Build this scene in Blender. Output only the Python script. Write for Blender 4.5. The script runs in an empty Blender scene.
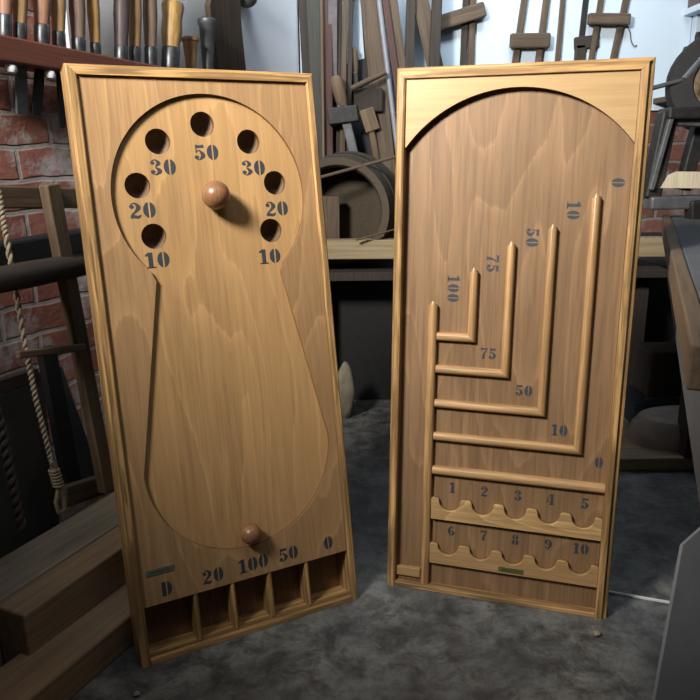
import bpy, bmesh, math, random
from mathutils import Vector, Matrix
random.seed(7)
scene = bpy.context.scene
col = scene.collection
PI = math.pi

# ------------------------------------------------------------------ camera
F, PITCH, ROLL, HC = 727.83, 0.26612, -0.01068, 0.93863
fw = Vector((0, math.cos(PITCH), -math.sin(PITCH)))
_r = Vector((1, 0, 0)); _u = Vector((0, math.sin(PITCH), math.cos(PITCH)))
rt = _r * math.cos(ROLL) + _u * math.sin(ROLL)
up = -_r * math.sin(ROLL) + _u * math.cos(ROLL)
O = Vector((0, 0, HC))
cd = bpy.data.cameras.new('camera'); cam = bpy.data.objects.new('camera', cd); col.objects.link(cam)
cd.sensor_width = 36; cd.sensor_fit = 'HORIZONTAL'; cd.lens = 36 * F / 700; cd.clip_start = .02
m = Matrix((rt, up, -fw)).transposed().to_4x4(); m.translation = O
cam.matrix_world = m
scene.camera = cam

def ray(px, py): return fw + rt * ((px - 350) / F) - up * ((py - 350) / F)
def hit(px, py, p, n):
    d = ray(px, py); return O + d * ((p - O).dot(n) / d.dot(n))
def atY(px, py, y): return hit(px, py, Vector((0, y, 0)), Vector((0, 1, 0)))
def atZ(px, py, z): return hit(px, py, Vector((0, 0, z)), Vector((0, 0, 1)))
YB = 3.0                                                    # back wall
A = math.radians(25)
WD = Vector((math.sin(A), math.cos(A), 0)); WN = Vector((math.cos(A), -math.sin(A), 0))   # left wall direction and inward normal
WC = Vector((-.186, YB, 0))
def atW(px, py, off=0): return hit(px, py, WC + WN * off, WN)

# ------------------------------------------------------------------ node helpers
class NT:
    def __init__(s, name):
        s.m = bpy.data.materials.new(name); s.m.use_nodes = True
        s.t = s.m.node_tree; s.n = s.t.nodes; s.b = s.n['Principled BSDF']
    def add(s, typ, **kw):
        n = s.n.new(typ)
        for k, v in kw.items(): setattr(n, k, v)
        return n
    def link(s, a, b): s.t.links.new(a, b)
    def val(s, sock, v):
        if hasattr(v, 'is_output'): s.link(v, sock)
        else: sock.default_value = v
    def math(s, op, a, b=0.0, clamp=False):
        n = s.add('ShaderNodeMath', operation=op, use_clamp=clamp); s.val(n.inputs[0], a); s.val(n.inputs[1], b); return n.outputs[0]
    def mapping(s, scale, loc=(0, 0, 0), vec=None):
        if vec is None: vec = s.add('ShaderNodeTexCoord').outputs['Object']
        n = s.add('ShaderNodeMapping'); s.link(vec, n.inputs['Vector'])
        n.inputs['Scale'].default_value = scale; s.val(n.inputs['Location'], loc); return n.outputs[0]
    def noise(s, vec, scale=1, detail=4, rough=.55, dist=0):
        n = s.add('ShaderNodeTexNoise'); s.link(vec, n.inputs['Vector'])
        n.inputs['Scale'].default_value = scale; n.inputs['Detail'].default_value = detail
        n.inputs['Roughness'].default_value = rough; n.inputs['Distortion'].default_value = dist; return n.outputs['Fac']
    def ramp(s, fac, stops):
        n = s.add('ShaderNodeValToRGB'); s.link(fac, n.inputs[0]); e = n.color_ramp.elements
        while len(e) > 1: e.remove(e[-1])
        e[0].position, e[0].color = stops[0][0], c4(stops[0][1])
        for p, c in stops[1:]:
            x = e.new(p); x.color = c4(c)
        return n.outputs[0]
    def mix(s, fac, a, b, mode='MIX'):
        n = s.add('ShaderNodeMix', data_type='RGBA', blend_type=mode)
        s.val(n.inputs['Factor'], fac); s.val(n.inputs['A'], a if hasattr(a, 'is_output') else c4(a)); s.val(n.inputs['B'], b if hasattr(b, 'is_output') else c4(b))
        return n.outputs['Result']
    def bump(s, h, strength=.3, dist=.002):
        n = s.add('ShaderNodeBump'); n.inputs['Strength'].default_value = strength; n.inputs['Distance'].default_value = dist
        s.link(h, n.inputs['Height']); s.link(n.outputs[0], s.b.inputs['Normal'])
def c4(c):
    if isinstance(c, (int, float)): return (c, c, c, 1)
    return tuple(c) if len(c) == 4 else (*c, 1)
def srgb(r, g, b):
    f = lambda v: (v / 255 / 12.92 if v / 255 <= .04045 else ((v / 255 + .055) / 1.055) ** 2.4)
    return (f(r), f(g), f(b))
def scl(c, k): return tuple(v * k for v in c)

def wood(name, base, contrast=.25, axis='z', figure=.0, fine=1.0, rough=.45, gscale=1.0, spec=.35, seed=0, contour=7, pores=0.0, planks=None, fpos=None):
    """grain along one object axis; figure = visible cathedral growth lines"""
    t = NT(name)
    co = t.add('ShaderNodeTexCoord').outputs['Object']
    rnd = t.add('ShaderNodeObjectInfo').outputs['Random']
    off = t.add('ShaderNodeCombineXYZ'); t.val(off.inputs[0], t.math('MULTIPLY', rnd, 9.0)); off.inputs[1].default_value = seed * 1.37; t.val(off.inputs[2], t.math('MULTIPLY', rnd, 5.0))
    sc = {'z': (1, 1, .06), 'x': (.06, 1, 1)}[axis]
    sc2 = {'z': (1, 1, .22), 'x': (.22, 1, 1)}[axis]
    v1 = t.mapping(tuple(k * 130 * gscale for k in sc), off.outputs[0], co)
    v2 = t.mapping(tuple(k * 5.5 * gscale for k in sc2), off.outputs[0], co)
    v3 = t.mapping(tuple(k * 300 * gscale for k in {'z': (1, 1, .03), 'x': (.03, 1, 1)}[axis]), off.outputs[0], co)
    n1 = t.noise(v1, 1, 5, .6, .3)
    n2 = t.noise(v2, 1, 2, .45, .15)
    n3 = t.noise(v3, 1, 2, .5)
    c = t.ramp(n1, [(.25, scl(base, 1 - contrast)), (.5, base), (.75, scl(base, 1 + contrast * .8))])
    broad = t.noise(t.mapping(tuple(k * 3 for k in sc2), off.outputs[0], co), 1, 2)
    c = t.mix(t.math('MULTIPLY', t.math('SUBTRACT', broad, .35, True), 1.2, True), c, scl(base, .74))
    h = n1
    if figure:
        fr = t.math('FRACT', t.math('MULTIPLY', t.math('ADD', n2, t.math('MULTIPLY', n1, .018)), contour))
        lin = t.ramp(fr, [(0, (1, 1, 1)), (.05, (.5, .5, .5)), (.22, (0, 0, 0)), (.9, (0, 0, 0)), (1, (.2, .2, .2))])
        c = t.mix(t.math('MULTIPLY', lin, figure), c, scl(base, 1.55))
        band = t.ramp(fr, [(0, (0, 0, 0)), (.35, (.15, .15, .15)), (.95, (1, 1, 1)), (1, (0, 0, 0))])
        c = t.mix(t.math('MULTIPLY', band, figure * .75), c, scl(base, .66))
    if fine:
        f = t.ramp(n3, [(.36, (0, 0, 0)), (.52, (1, 1, 1))])
        c = t.mix(t.math('MULTIPLY', t.math('SUBTRACT', 1.0, f), .42 * fine), c, scl(base, .5))
    if pores:
        v4 = t.mapping(tuple(k * 130 * gscale for k in {'z': (1, 1, .05), 'x': (.05, 1, 1)}[axis]), off.outputs[0], co)
        p = t.ramp(t.noise(v4, 1, 3, .6, .6), [(.42, (1, 1, 1)), (.56, (0, 0, 0))])
        c = t.mix(t.math('MULTIPLY', p, pores), c, scl(base, .38))
    if planks:
        # glued planks: a tone step per plank across local x
        sp = t.add('ShaderNodeSeparateXYZ'); t.link(co, sp.inputs[0])
        wn = t.add('ShaderNodeTexWhiteNoise', noise_dimensions='1D')
        t.link(t.math('FLOOR', t.math('MULTIPLY', t.math('ADD', sp.outputs[0], .018), 1 / planks)), wn.inputs['W'])
        c = t.mix(t.math('MULTIPLY', wn.outputs['Value'], .35), c, scl(base, 1.22))
    t.link(c, t.b.inputs['Base Color'])
    t.b.inputs['Roughness'].default_value = rough; t.b.inputs['Specular IOR Level'].default_value = spec
    t.bump(n1, .12, .001)
    return t.m

def plain(name, base, var=.25, scale=30, rough=.6, metal=0, bump=.2, second=None):
    t = NT(name)
    v = t.mapping((scale,) * 3)
    n = t.noise(v, 1, 5, .6)
    c = t.ramp(n, [(.3, scl(base, 1 - var)), (.55, base), (.75, second or scl(base, 1 + var))])
    t.link(c, t.b.inputs['Base Color']); t.b.inputs['Roughness'].default_value = rough; t.b.inputs['Metallic'].default_value = metal
    if bump: t.bump(n, bump, .003)
    return t.m

def brick_mat(k=1.0):
    t = NT('brick'); co = t.add('ShaderNodeTexCoord').outputs['Object']
    sp = t.add('ShaderNodeSeparateXYZ'); t.link(co, sp.inputs[0])
    cb = t.add('ShaderNodeCombineXYZ'); t.link(sp.outputs[0], cb.inputs[0]); t.link(sp.outputs[2], cb.inputs[1])
    wob = t.add('ShaderNodeTexNoise'); t.link(cb.outputs[0], wob.inputs['Vector']); wob.inputs['Scale'].default_value = 9
    vm = t.add('ShaderNodeVectorMath', operation='MULTIPLY_ADD'); t.link(wob.outputs['Color'], vm.inputs[0]); vm.inputs[1].default_value = (.022, .022, 0); t.link(cb.outputs[0], vm.inputs[2])
    b = t.add('ShaderNodeTexBrick'); t.link(vm.outputs[0], b.inputs['Vector'])
    b.inputs['Scale'].default_value = 1; b.inputs['Brick Width'].default_value = .21; b.inputs['Row Height'].default_value = .0745
    b.inputs['Mortar Size'].default_value = .0075; b.inputs['Mortar Smooth'].default_value = .5; b.inputs['Bias'].default_value = -.1
    b.inputs['Color1'].default_value = c4(srgb(162, 108, 92)); b.inputs['Color2'].default_value = c4(srgb(126, 80, 68)); b.inputs['Mortar'].default_value = c4(srgb(168, 164, 158))
    n = t.noise(t.mapping((22, 22, 22), vec=cb.outputs[0]), 1, 6, .65)
    n2 = t.noise(t.mapping((7, 7, 7), vec=cb.outputs[0]), 1, 5, .7)
    c = t.mix(t.ramp(n, [(.3, 0.0), (.7, .45)]), b.outputs['Color'], srgb(120, 66, 54))
    smear = t.ramp(n2, [(.50, 0.0), (.62, .8)])
    c = t.mix(smear, c, srgb(176, 172, 168))
    c = t.mix(1.0, c, (k, k, k), 'MULTIPLY')  # k puts the wall's light level into the brick colour
    t.link(c, t.b.inputs['Base Color']); t.b.inputs['Roughness'].default_value = .92
    t.bump(t.math('SUBTRACT', n, b.outputs['Fac']), .7, .008)
    return t.m

def floor_mat():
    t = NT('worn_concrete'); co = t.add('ShaderNodeTexCoord').outputs['Object']
    a = t.noise(t.mapping((3.2,) * 3, vec=co), 1, 8, .68, .6)
    b = t.noise(t.mapping((14,) * 3, vec=co), 1, 7, .7, .4)
    d = t.noise(t.mapping((70,) * 3, vec=co), 1, 4, .7)
    c = t.ramp(a, [(.32, srgb(60, 61, 60)), (.48, srgb(104, 106, 104)), (.66, srgb(136, 136, 130))])
    c = t.mix(t.ramp(b, [(.38, .85), (.56, 0.0)]), c, srgb(54, 54, 54))
    c = t.mix(t.ramp(b, [(.60, 0.0), (.72, .35)]), c, srgb(158, 156, 148))
    c = t.mix(t.ramp(d, [(.33, .45), (.5, 0.0)]), c, srgb(60, 60, 58))
    t.link(c, t.b.inputs['Base Color'])
    t.link(t.ramp(b, [(.3, .45), (.7, .75)]), t.b.inputs['Roughness'])
    t.bump(b, .25, .004)
    return t.m

# ------------------------------------------------------------------ mesh helpers
def link(o, parent=None):
    col.objects.link(o)
    if parent is not None: o.parent = parent
    return o
def mesh_obj(name, bm, mat, parent=None, smooth=False, auto=True):
    me = bpy.data.meshes.new(name)
    bmesh.ops.recalc_face_normals(bm, faces=bm.faces[:])
    if smooth:
        for f in bm.faces: f.smooth = True
        if auto:
            for e in bm.edges:
                if len(e.link_faces) == 2 and e.calc_face_angle(0) > .7: e.smooth = False
    bm.to_mesh(me); bm.free()
    for mm in (mat if isinstance(mat, (list, tuple)) else [mat]): me.materials.append(mm)
    return link(bpy.data.objects.new(name, me), parent)
def tag(o, label=None, cat=None, group=None, kind=None):
    for k, v in (('label', label), ('category', cat), ('group', group), ('kind', kind)):
        if v: o[k] = v
    return o
def empty(name, label, cat, mw=None, group=None):
    o = bpy.data.objects.new(name, None); col.objects.link(o); o.empty_display_size = .05
    if mw is not None: o.matrix_world = mw
    return tag(o, label, cat, group)

def box(bm, a, b, bev=0):
    """axis aligned box from a to b in the bmesh's space"""
    x0, y0, z0 = a; x1, y1, z1 = b
    r = bmesh.ops.create_cube(bm, size=1)
    vs = r['verts']
    bmesh.ops.scale(bm, vec=(x1 - x0, y1 - y0, z1 - z0), verts=vs)
    bmesh.ops.translate(bm, vec=((x0 + x1) / 2, (y0 + y1) / 2, (z0 + z1) / 2), verts=vs)
    if bev:
        es = list({e for v in vs for e in v.link_edges})
        bmesh.ops.bevel(bm, geom=es, offset=bev, segments=2, affect='EDGES', profile=.5)
def prism(bm, pts, axis, a, b):
    """extrude a 2D polygon along an axis; axis 'x': pts=(y,z); 'y': (x,z); 'z': (x,y)"""
    def P(p, t): return {'x': (t, p[0], p[1]), 'y': (p[0], t, p[1]), 'z': (p[0], p[1], t)}[axis]
    v0 = [bm.verts.new(P(p, a)) for p in pts]; v1 = [bm.verts.new(P(p, b)) for p in pts]
    n = len(pts)
    bm.faces.new(v0); bm.faces.new(v1[::-1])
    for i in range(n): bm.faces.new((v0[i], v1[i], v1[(i + 1) % n], v0[(i + 1) % n]))
def lathe(bm, prof, seg=20, M=None, cap=True):
    """profile [(r,z)] round the z axis"""
    rings = []
    for r, z in prof:
        if r < 1e-6: rings.append([bm.verts.new((0, 0, z))])
        else: rings.append([bm.verts.new((r * math.cos(2 * PI * i / seg), r * math.sin(2 * PI * i / seg), z)) for i in range(seg)])
    for a, b in zip(rings, rings[1:]):
        for i in range(seg):
            j = (i + 1) % seg
            if len(a) == 1 and len(b) == 1: continue
            if len(a) == 1: bm.faces.new((a[0], b[i], b[j]))
            elif len(b) == 1: bm.faces.new((a[i], b[0], a[j]))
            else: bm.faces.new((a[i], b[i], b[j], a[j]))
    if cap:
        for rg in (rings[0], rings[-1]):
            if len(rg) > 2: bm.faces.new(rg)
    vs = [v for r in rings for v in r]
    if M is not None: bmesh.ops.transform(bm, matrix=M, verts=vs)
    return vs
def tube(bm, pts, rad, seg=10):
    pts = [Vector(p) for p in pts]; n = len(pts)
    rads = rad if isinstance(rad, (list, tuple)) else [rad] * n
    rings = []; ref = Vector((.3, .2, 1)).normalized()
    for i, p in enumerate(pts):
        t = (pts[min(i + 1, n - 1)] - pts[max(i - 1, 0)]).normalized()
        if abs(t.dot(ref)) > .95: ref = Vector((1, .1, 0)).normalized()
        x = (ref - t * ref.dot(t)).normalized(); y = t.cross(x); ref = x
        rings.append([bm.verts.new(p + (x * math.cos(2 * PI * k / seg) + y * math.sin(2 * PI * k / seg)) * rads[i]) for k in range(seg)])
    for a, b in zip(rings, rings[1:]):
        for k in range(seg): bm.faces.new((a[k], a[(k + 1) % seg], b[(k + 1) % seg], b[k]))
    bm.faces.new(rings[0][::-1]); bm.faces.new(rings[-1])
def frame_m(p0, p1, ref=Vector((0, -1, 0))):
    """matrix whose z runs p0->p1 and whose y is as near to ref as can be"""
    z = (p1 - p0).normalized(); y = (ref - z * ref.dot(z)).normalized(); x = y.cross(z)
    M = Matrix((x, y, z)).transposed().to_4x4(); M.translation = p0; return M
def stick(name, p0, p1, w, t, mat, parent=None, ref=Vector((0, -1, 0)), bev=.002, taper=1.0, curve=0):
    """a straight board or bar; local z along its length, x = width, y = thickness"""
    M = frame_m(p0, p1, ref); L = (p1 - p0).length
    bm = bmesh.new(); box(bm, (-w / 2, -t / 2, 0), (w / 2, t / 2, L), min(bev, w * .3, t * .3))
    if taper != 1.0:
        for v in bm.verts:
            k = 1 + (taper - 1) * v.co.z / L; v.co.x *= k
    o = mesh_obj(name, bm, mat)
    if parent is not None: o.parent = parent; o.matrix_parent_inverse = parent.matrix_world.inverted()
    o.matrix_world = M
    return o
def turned(name, p0, p1, prof, mat, parent=None, seg=16, ref=Vector((0, -1, 0)), smooth=True):
    """lathe profile [(r,t)] with t 0..1 between p0 and p1"""
    M = frame_m(p0, p1, ref); L = (p1 - p0).length
    bm = bmesh.new(); lathe(bm, [(r, tt * L) for r, tt in prof], seg)
    o = mesh_obj(name, bm, mat, smooth=smooth)
    if parent is not None: o.parent = parent; o.matrix_parent_inverse = parent.matrix_world.inverted()
    o.matrix_world = M
    return o
def adopt(o, parent):
    mw = o.matrix_world.copy(); o.parent = parent; o.matrix_parent_inverse = parent.matrix_world.inverted(); o.matrix_world = mw; return o

def sheet2d(splines, y0, y1):
    """flat sheet with holes from 2D outlines (x,z), between local depths y0<y1 ; returns bmesh"""
    cu = bpy.data.curves.new('c', 'CURVE'); cu.dimensions = '2D'; cu.fill_mode = 'BOTH'; cu.extrude = (y1 - y0) / 2
    for pts in splines:
        s = cu.splines.new('POLY'); s.points.add(len(pts) - 1); s.use_cyclic_u = True
        for p, q in zip(s.points, pts): p.co = (q[0], q[1], 0, 1)
    o = bpy.data.objects.new('c', cu); col.objects.link(o)
    bpy.context.view_layer.update()
    me = bpy.data.meshes.new_from_object(o.evaluated_get(bpy.context.evaluated_depsgraph_get()))
    bm = bmesh.new(); bm.from_mesh(me)
    for v in bm.verts: v.co = Vector((v.co.x, (y0 + y1) / 2 - v.co.z, v.co.y))
    bmesh.ops.remove_doubles(bm, verts=bm.verts[:], dist=1e-6)
    bpy.data.objects.remove(o); bpy.data.curves.remove(cu); bpy.data.meshes.remove(me)
    return bm
def merge(bm, other):
    me = bpy.data.meshes.new('t'); other.to_mesh(me); other.free(); bm.from_mesh(me); bpy.data.meshes.remove(me)
def circ(cx, cz, r, n=40): return [(cx + r * math.cos(2 * PI * i / n), cz + r * math.sin(2 * PI * i / n)) for i in range(n)]

# ------------------------------------------------------------------ stencil lettering (fat-face numerals built from strokes)
def crm(pts, n=8):
    out = []
    P = [pts[0]] + list(pts) + [pts[-1]]
    for i in range(1, len(P) - 2):
        for k in range(n):
            t = k / n
            out.append(tuple(.5 * (2 * b + (c - a) * t + (2 * a - 5 * b + 4 * c - d) * t * t + (-a + 3 * b - 3 * c + d) * t ** 3) for a, b, c, d in zip(P[i - 1], P[i], P[i + 1], P[i + 2])))
    out.append(pts[-1]); return out
def S(*pts):
    q = crm(pts); L = []; R = []
    for i, (x, y, w) in enumerate(q):
        a = q[max(i - 1, 0)]; b = q[min(i + 1, len(q) - 1)]
        dx, dy = b[0] - a[0], b[1] - a[1]; l = math.hypot(dx, dy) or 1
        L.append((x - dy / l * w / 2, y + dx / l * w / 2)); R.append((x + dy / l * w / 2, y - dx / l * w / 2))
    return [[L[i], L[i + 1], R[i + 1], R[i]] for i in range(len(L) - 1)]
def HE(cx, cy, rx, ry, side, gap):
    a0 = PI / 2 if side < 0 else -PI / 2
    pts = [(cx + rx * math.cos(a0 + PI * i / 14), cy + ry * math.sin(a0 + PI * i / 14)) for i in range(15)]
    return [[((min(x, cx - gap) if side < 0 else max(x, cx + gap)), y) for x, y in pts]]
def B(cx, cy, r): return [[(cx + r * math.cos(2 * PI * i / 12), cy + r * math.sin(2 * PI * i / 12)) for i in range(12)]]
def RC(x0, y0, x1, y1): return [[(x0, y0), (x1, y0), (x1, y1), (x0, y1)]]
def rot180(g, w): return [[(w - x, 1 - y) for x, y in p] for p in g]
six = S((.47, .93, .05), (.32, .97, .06), (.14, .5, .23), (.27, .03, .06)) + S((.33, .58, .05), (.51, .30, .21), (.33, .03, .06)) + B(.46, .82, .085)
GL = {
 '0': (.62, HE(.31, .5, .30, .5, -1, .045) + HE(.31, .5, .30, .5, 1, .045)),
 '1': (.52, RC(.16, 0, .38, 1) + RC(.03, 0, .51, .075) + [[(.02, .76), (.16, .8), (.16, 1), (.10, .93), (.02, .88)]]),
 '2': (.60, B(.14, .74, .115) + S((.05, .80, .05), (.27, .965, .08), (.46, .72, .22), (.34, .46, .14), (.08, .2, .06)) + S((.04, .06, .10), (.2, .12, .2), (.42, .08, .17), (.56, .22, .05)) ),
 '3': (.60, B(.14, .77, .105) + B(.14, .22, .115) + S((.06, .84, .05), (.27, .965, .07), (.44, .75, .2), (.27, .55, .06)) + S((.27, .5, .06), (.47, .26, .23), (.27, .035, .07), (.05, .14, .05))),
 '4': (.62, RC(.30, .0, .50, 1) + RC(.2, 0, .6, .07) + S((.27, .98, .06), (.02, .32, .06)) + RC(0, .24, .26, .32) + RC(.53, .24, .62, .32)),
 '5': (.60, [[(.10, .78), (.54, .80), (.52, 1.0), (.30, .96), (.10, 1.0)]] + RC(.10, .48, .16, .76) + S((.17, .56, .06), (.3, .62, .07), (.47, .31, .23), (.27, .035, .07), (.05, .13, .05)) + B(.14, .20, .115)),
 '6': (.62, six), '9': (.62, rot180(six, .62)),
 '7': (.58, [[(.03, .68), (.06, 1.0), (.3, .95), (.57, 1.0), (.55, .86), (.3, .80), (.09, .82)]] + S((.52, .82, .06), (.32, .45, .15), (.26, .0, .24))),
 '8': (.60, HE(.3, .76, .24, .24, -1, .04) + HE(.3, .76, .24, .24, 1, .04) + HE(.3, .255, .29, .26, -1, .04) + HE(.3, .255, .29, .26, 1, .04)),
 'D': (.64, RC(.04, 0, .28, 1) + HE(.29, .5, .33, .5, 1, .075)),
}
def lettering(name, text, u, v, h, depth, mat, parent, rot=0, spread=1.0, xs=1.1):
    """flat paint, centred at (u,v) on a board plane"""
    bm = bmesh.new(); sp = .06 * spread
    W = sum(GL[c][0] for c in text) + sp * (len(text) - 1); x = -W / 2
    for k, c in enumerate(text):
        for poly in GL[c][1]:
            vs = []
            for (a, b) in poly:
                lx, ly = (x + a) * h * xs, (b - .5) * h
                if rot: lx, ly = ly, -lx          # a quarter turn clockwise
                vs.append(bm.verts.new((u + lx, depth, v + ly)))
            try: bm.faces.new(vs)
            except ValueError: pass
        x += GL[c][0] + sp
    for f in bm.faces:
        f.normal_update()
        if f.normal.y > 0: f.normal_flip()
    me = bpy.data.meshes.new(name); bm.to_mesh(me); bm.free(); me.materials.append(mat)
    return link(bpy.data.objects.new(name, me), parent)

# ------------------------------------------------------------------ materials
OAK = srgb(196, 142, 84)
M_frame = wood('oak_frame', srgb(176, 138, 90), .7, 'z', pores=.85, rough=.42, gscale=.8)
M_frame_x = wood('oak_frame_across', srgb(176, 138, 90), .7, 'x', pores=.75, rough=.5, gscale=.8, spec=.2)
M_overlay = wood('stained_plywood', srgb(168, 132, 92), .2, 'z', figure=.42, contour=15, rough=.45, seed=3, fine=.6, gscale=.9)
M_inner = wood('glued_oak_panel', srgb(178, 140, 94), .24, 'z', figure=.42, contour=16, rough=.42, seed=6, fine=.7, gscale=.8, planks=.13)
M_rpanel = wood('brown_plywood', srgb(136, 106, 76), .28, 'z', figure=.42, contour=15, rough=.5, seed=1, fine=1.0, gscale=.75)
M_spandrel = wood('pale_plywood', srgb(176, 144, 100), .18, 'x', figure=.12, contour=6, rough=.4, seed=2, fine=.3, gscale=.7)
M_bar = wood('oak_moulding', srgb(172, 134, 90), .5, 'z', pores=.3, rough=.32, gscale=1.1)
M_bar_x = wood('oak_moulding_across', srgb(182, 145, 100), .5, 'x', pores=.3, rough=.32, gscale=1.1)
M_rail = wood('pale_oak_rail', srgb(186, 150, 102), .4, 'x', figure=.7, contour=16, rough=.4, seed=8, gscale=1.2)
M_rail_plain = wood('plain_oak_rail', srgb(174, 138, 94), .26, 'x', figure=.12, contour=9, rough=.4, seed=9, fine=.8)
M_inside = wood('dark_oak_inside', srgb(130, 98, 68), .35, 'z', figure=.1, rough=.5)
M_cup = wood('hole_inside', srgb(120, 98, 78), .2, 'z', rough=.6)
M_edge = wood('stained_cut_edge', srgb(120, 84, 50), .25, 'z', rough=.5)
M_ply_edge = wood('ply_edge', srgb(206, 168, 118), .3, 'z', pores=.5, rough=.6)
M_knob = wood('turned_knob', srgb(138, 98, 66), .3, 'z', figure=.4, rough=.35, gscale=1.2, spec=.5)
M_paint = plain('black_stencil_paint', srgb(52, 57, 63), .25, 160, .65, 0, .05)
M_brass = plain('green_brass', srgb(132, 134, 84), .3, 240, .35, .7, .1)
M_tin = plain('tin_plate', srgb(150, 158, 150), .3, 240, .35, .7, .1)
M_mark = plain('worn_plate_print', srgb(62, 74, 56), .3, 300, .6, .2, 0)
M_white = plain('white_painted_board', srgb(192, 207, 219), .035, 3.0, .7, 0, .03)
M_brick_lit = brick_mat(1.4); M_brick_shaded = brick_mat(.42); M_floor = floor_mat()  # one brick: brightened for the left wall, darkened for the shaded back wall
M_old = wood('old_grey_brown_wood', srgb(92, 77, 62), .45, 'z', rough=.75, gscale=.7, pores=.3)
M_oldtan = wood('old_tan_wood', srgb(108, 90, 70), .4, 'z', rough=.75, gscale=.7, pores=.2)
M_olddark = wood('old_dark_wood', srgb(58, 50, 44), .35, 'z', rough=.8, gscale=.7)
M_green = wood('greenish_grey_board', srgb(68, 67, 60), .3, 'z', rough=.8, gscale=.6)
M_red = wood('red_brown_board', srgb(80, 56, 50), .25, 'z', rough=.75, gscale=.6)
M_rack = wood('mahogany_rack', srgb(126, 76, 60), .25, 'z', rough=.5, gscale=.8)
M_timber = wood('dusty_timber', srgb(134, 122, 104), .35, 'z', rough=.85, gscale=.35, figure=.15)
M_timber2 = wood('brown_timber', srgb(140, 116, 88), .35, 'z', rough=.85, gscale=.35, figure=.15)
M_beam = wood('pale_dusty_beam', srgb(148, 132, 102), .25, 'z', rough=.75, gscale=.4)
M_iron = plain('dark_iron', srgb(54, 52, 51), .3, 40, .5, .55, .2)
M_irongrey = plain('grey_iron', srgb(104, 106, 108), .3, 30, .45, .5, .2)
M_ferrule = plain('worn_ferrule', srgb(92, 94, 96), .35, 60, .4, .7, .1)
M_black = plain('black_iron', srgb(30, 29, 30), .3, 40, .7, .1, .2)
M_steel = plain('dull_steel', srgb(150, 152, 156), .2, 40, .32, .8, .1)
M_silver = plain('pale_metal_pipe', srgb(128, 130, 136), .15, 30, .5, .1, .05)
M_h_tan = wood('handle_tan', srgb(172, 136, 96), .3, 'z', rough=.5, pores=.2)
M_h_yellow = wood('handle_yellow', srgb(186, 148, 92), .3, 'z', rough=.42, pores=.3)
M_h_red = wood('handle_red_brown', srgb(160, 118, 94), .25, 'z', rough=.5)
M_h_grey = wood('handle_grey_brown', srgb(126, 106, 90), .25, 'z', rough=.55)
M_h_purple = wood('handle_dark', srgb(92, 78, 78), .25, 'z', rough=.5)
M_rope = plain('grey_twine', srgb(156, 142, 118), .3, 200, .9, 0, .4)
M_tub = wood('tub_staves', srgb(76, 66, 52), .3, 'z', rough=.75)
M_tubb = wood('tub_bottom_boards', srgb(66, 56, 42), .3, 'z', rough=.8, planks=.055)
M_dark = plain('dark_grey_sheet', srgb(64, 64, 60), .25, 12, .8, 0, .15)
M_stone = plain('grey_stone', srgb(146, 136, 126), .3, 16, .9, 0, .4)
M_pale = plain('pale_lump', srgb(150, 140, 120), .3, 30, .9, 0, .5)
M_bluegrey = plain('blue_black_cover', srgb(34, 40, 50), .2, 12, .6, 0, .1)
M_slab = plain('grey_slab', srgb(78, 80, 82), .2, 9, .85, 0, .1)
M_slab2 = plain('dark_slab', srgb(128, 130, 132), .2, 9, .85, 0, .1)
M_strip = plain('sun_sliver_white', srgb(226, 228, 230), .05, 20, .6, 0, 0)  # white of the sunlight sliver on the floor, also used for the pegs
M_bone = wood('pale_bare_wood', srgb(196, 184, 158), .12, 'z', rough=.7)

# ------------------------------------------------------------------ the setting
def plane_obj(name, pts, mat, thick, nrm, kind='structure'):
    """a slab whose visible face is the polygon pts, thickness away from nrm"""
    bm = bmesh.new(); f = [bm.verts.new(p) for p in pts]; b = [bm.verts.new(Vector(p) - nrm * thick) for p in pts]
    n = len(pts); bm.faces.new(f); bm.faces.new(b[::-1])
    for i in range(n): bm.faces.new((f[i], b[i], b[(i + 1) % n], f[(i + 1) % n]))
    o = mesh_obj(name, bm, mat)
    if kind: o['kind'] = kind
    return o
plane_obj('floor', [(-2.6, -1.2, 0), (2.6, -1.2, 0), (2.6, 3.3, 0), (-2.6, 3.3, 0)], M_floor, .1, Vector((0, 0, 1)))
plane_obj('wall_back', [(-.6, YB, 0), (2.6, YB, 0), (2.6, YB, 2.6), (-.6, YB, 2.6)], M_brick_shaded, .1, Vector((0, -1, 0)))
# left wall: local x along the wall so that the bricks run along it
bm = bmesh.new(); box(bm, (-3.6, 0, 0), (.0, .1, 2.6))
wl = mesh_obj('wall_left', bm, M_brick_lit); wl['kind'] = 'structure'
wl.matrix_world = Matrix.Translation(WC) @ Matrix((WD, -WN, Vector((0, 0, 1)))).transposed().to_4x4()
# white boarding on the upper walls
zb = atY(660, 110.5, YB - .012).z
bm = bmesh.new(); 
xR = atY(682, 100, YB).x
box(bm, (-.179, YB - .014, zb), (xR, YB - .001, 2.5), .001)
o = mesh_obj('trim_1', bm, M_white); o['kind'] = 'structure'
bm = bmesh.new(); box(bm, (-1.19, -.012, 1.02), (-.02, -.001, 2.5), .001)
o = mesh_obj('trim_2', bm, plain('white_board_brightened', srgb(236, 240, 246), .03, 3.0, .7, 0, .03)); o['kind'] = 'structure'; o.matrix_world = wl.matrix_world  # same white boarding, colour raised in place of more light
bm = bmesh.new(); box(bm, (xR + .002, YB - .05, zb - .02), (xR + .034, YB - .001, 2.5), .002)
o = mesh_obj('trim_3', bm, M_white); o['kind'] = 'structure'
bm = bmesh.new(); box(bm, (xR + .036, YB - .012, zb + .05), (2.4, YB - .001, 2.5), .001)
o = mesh_obj('trim_4', bm, M_white); o['kind'] = 'structure'

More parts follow.
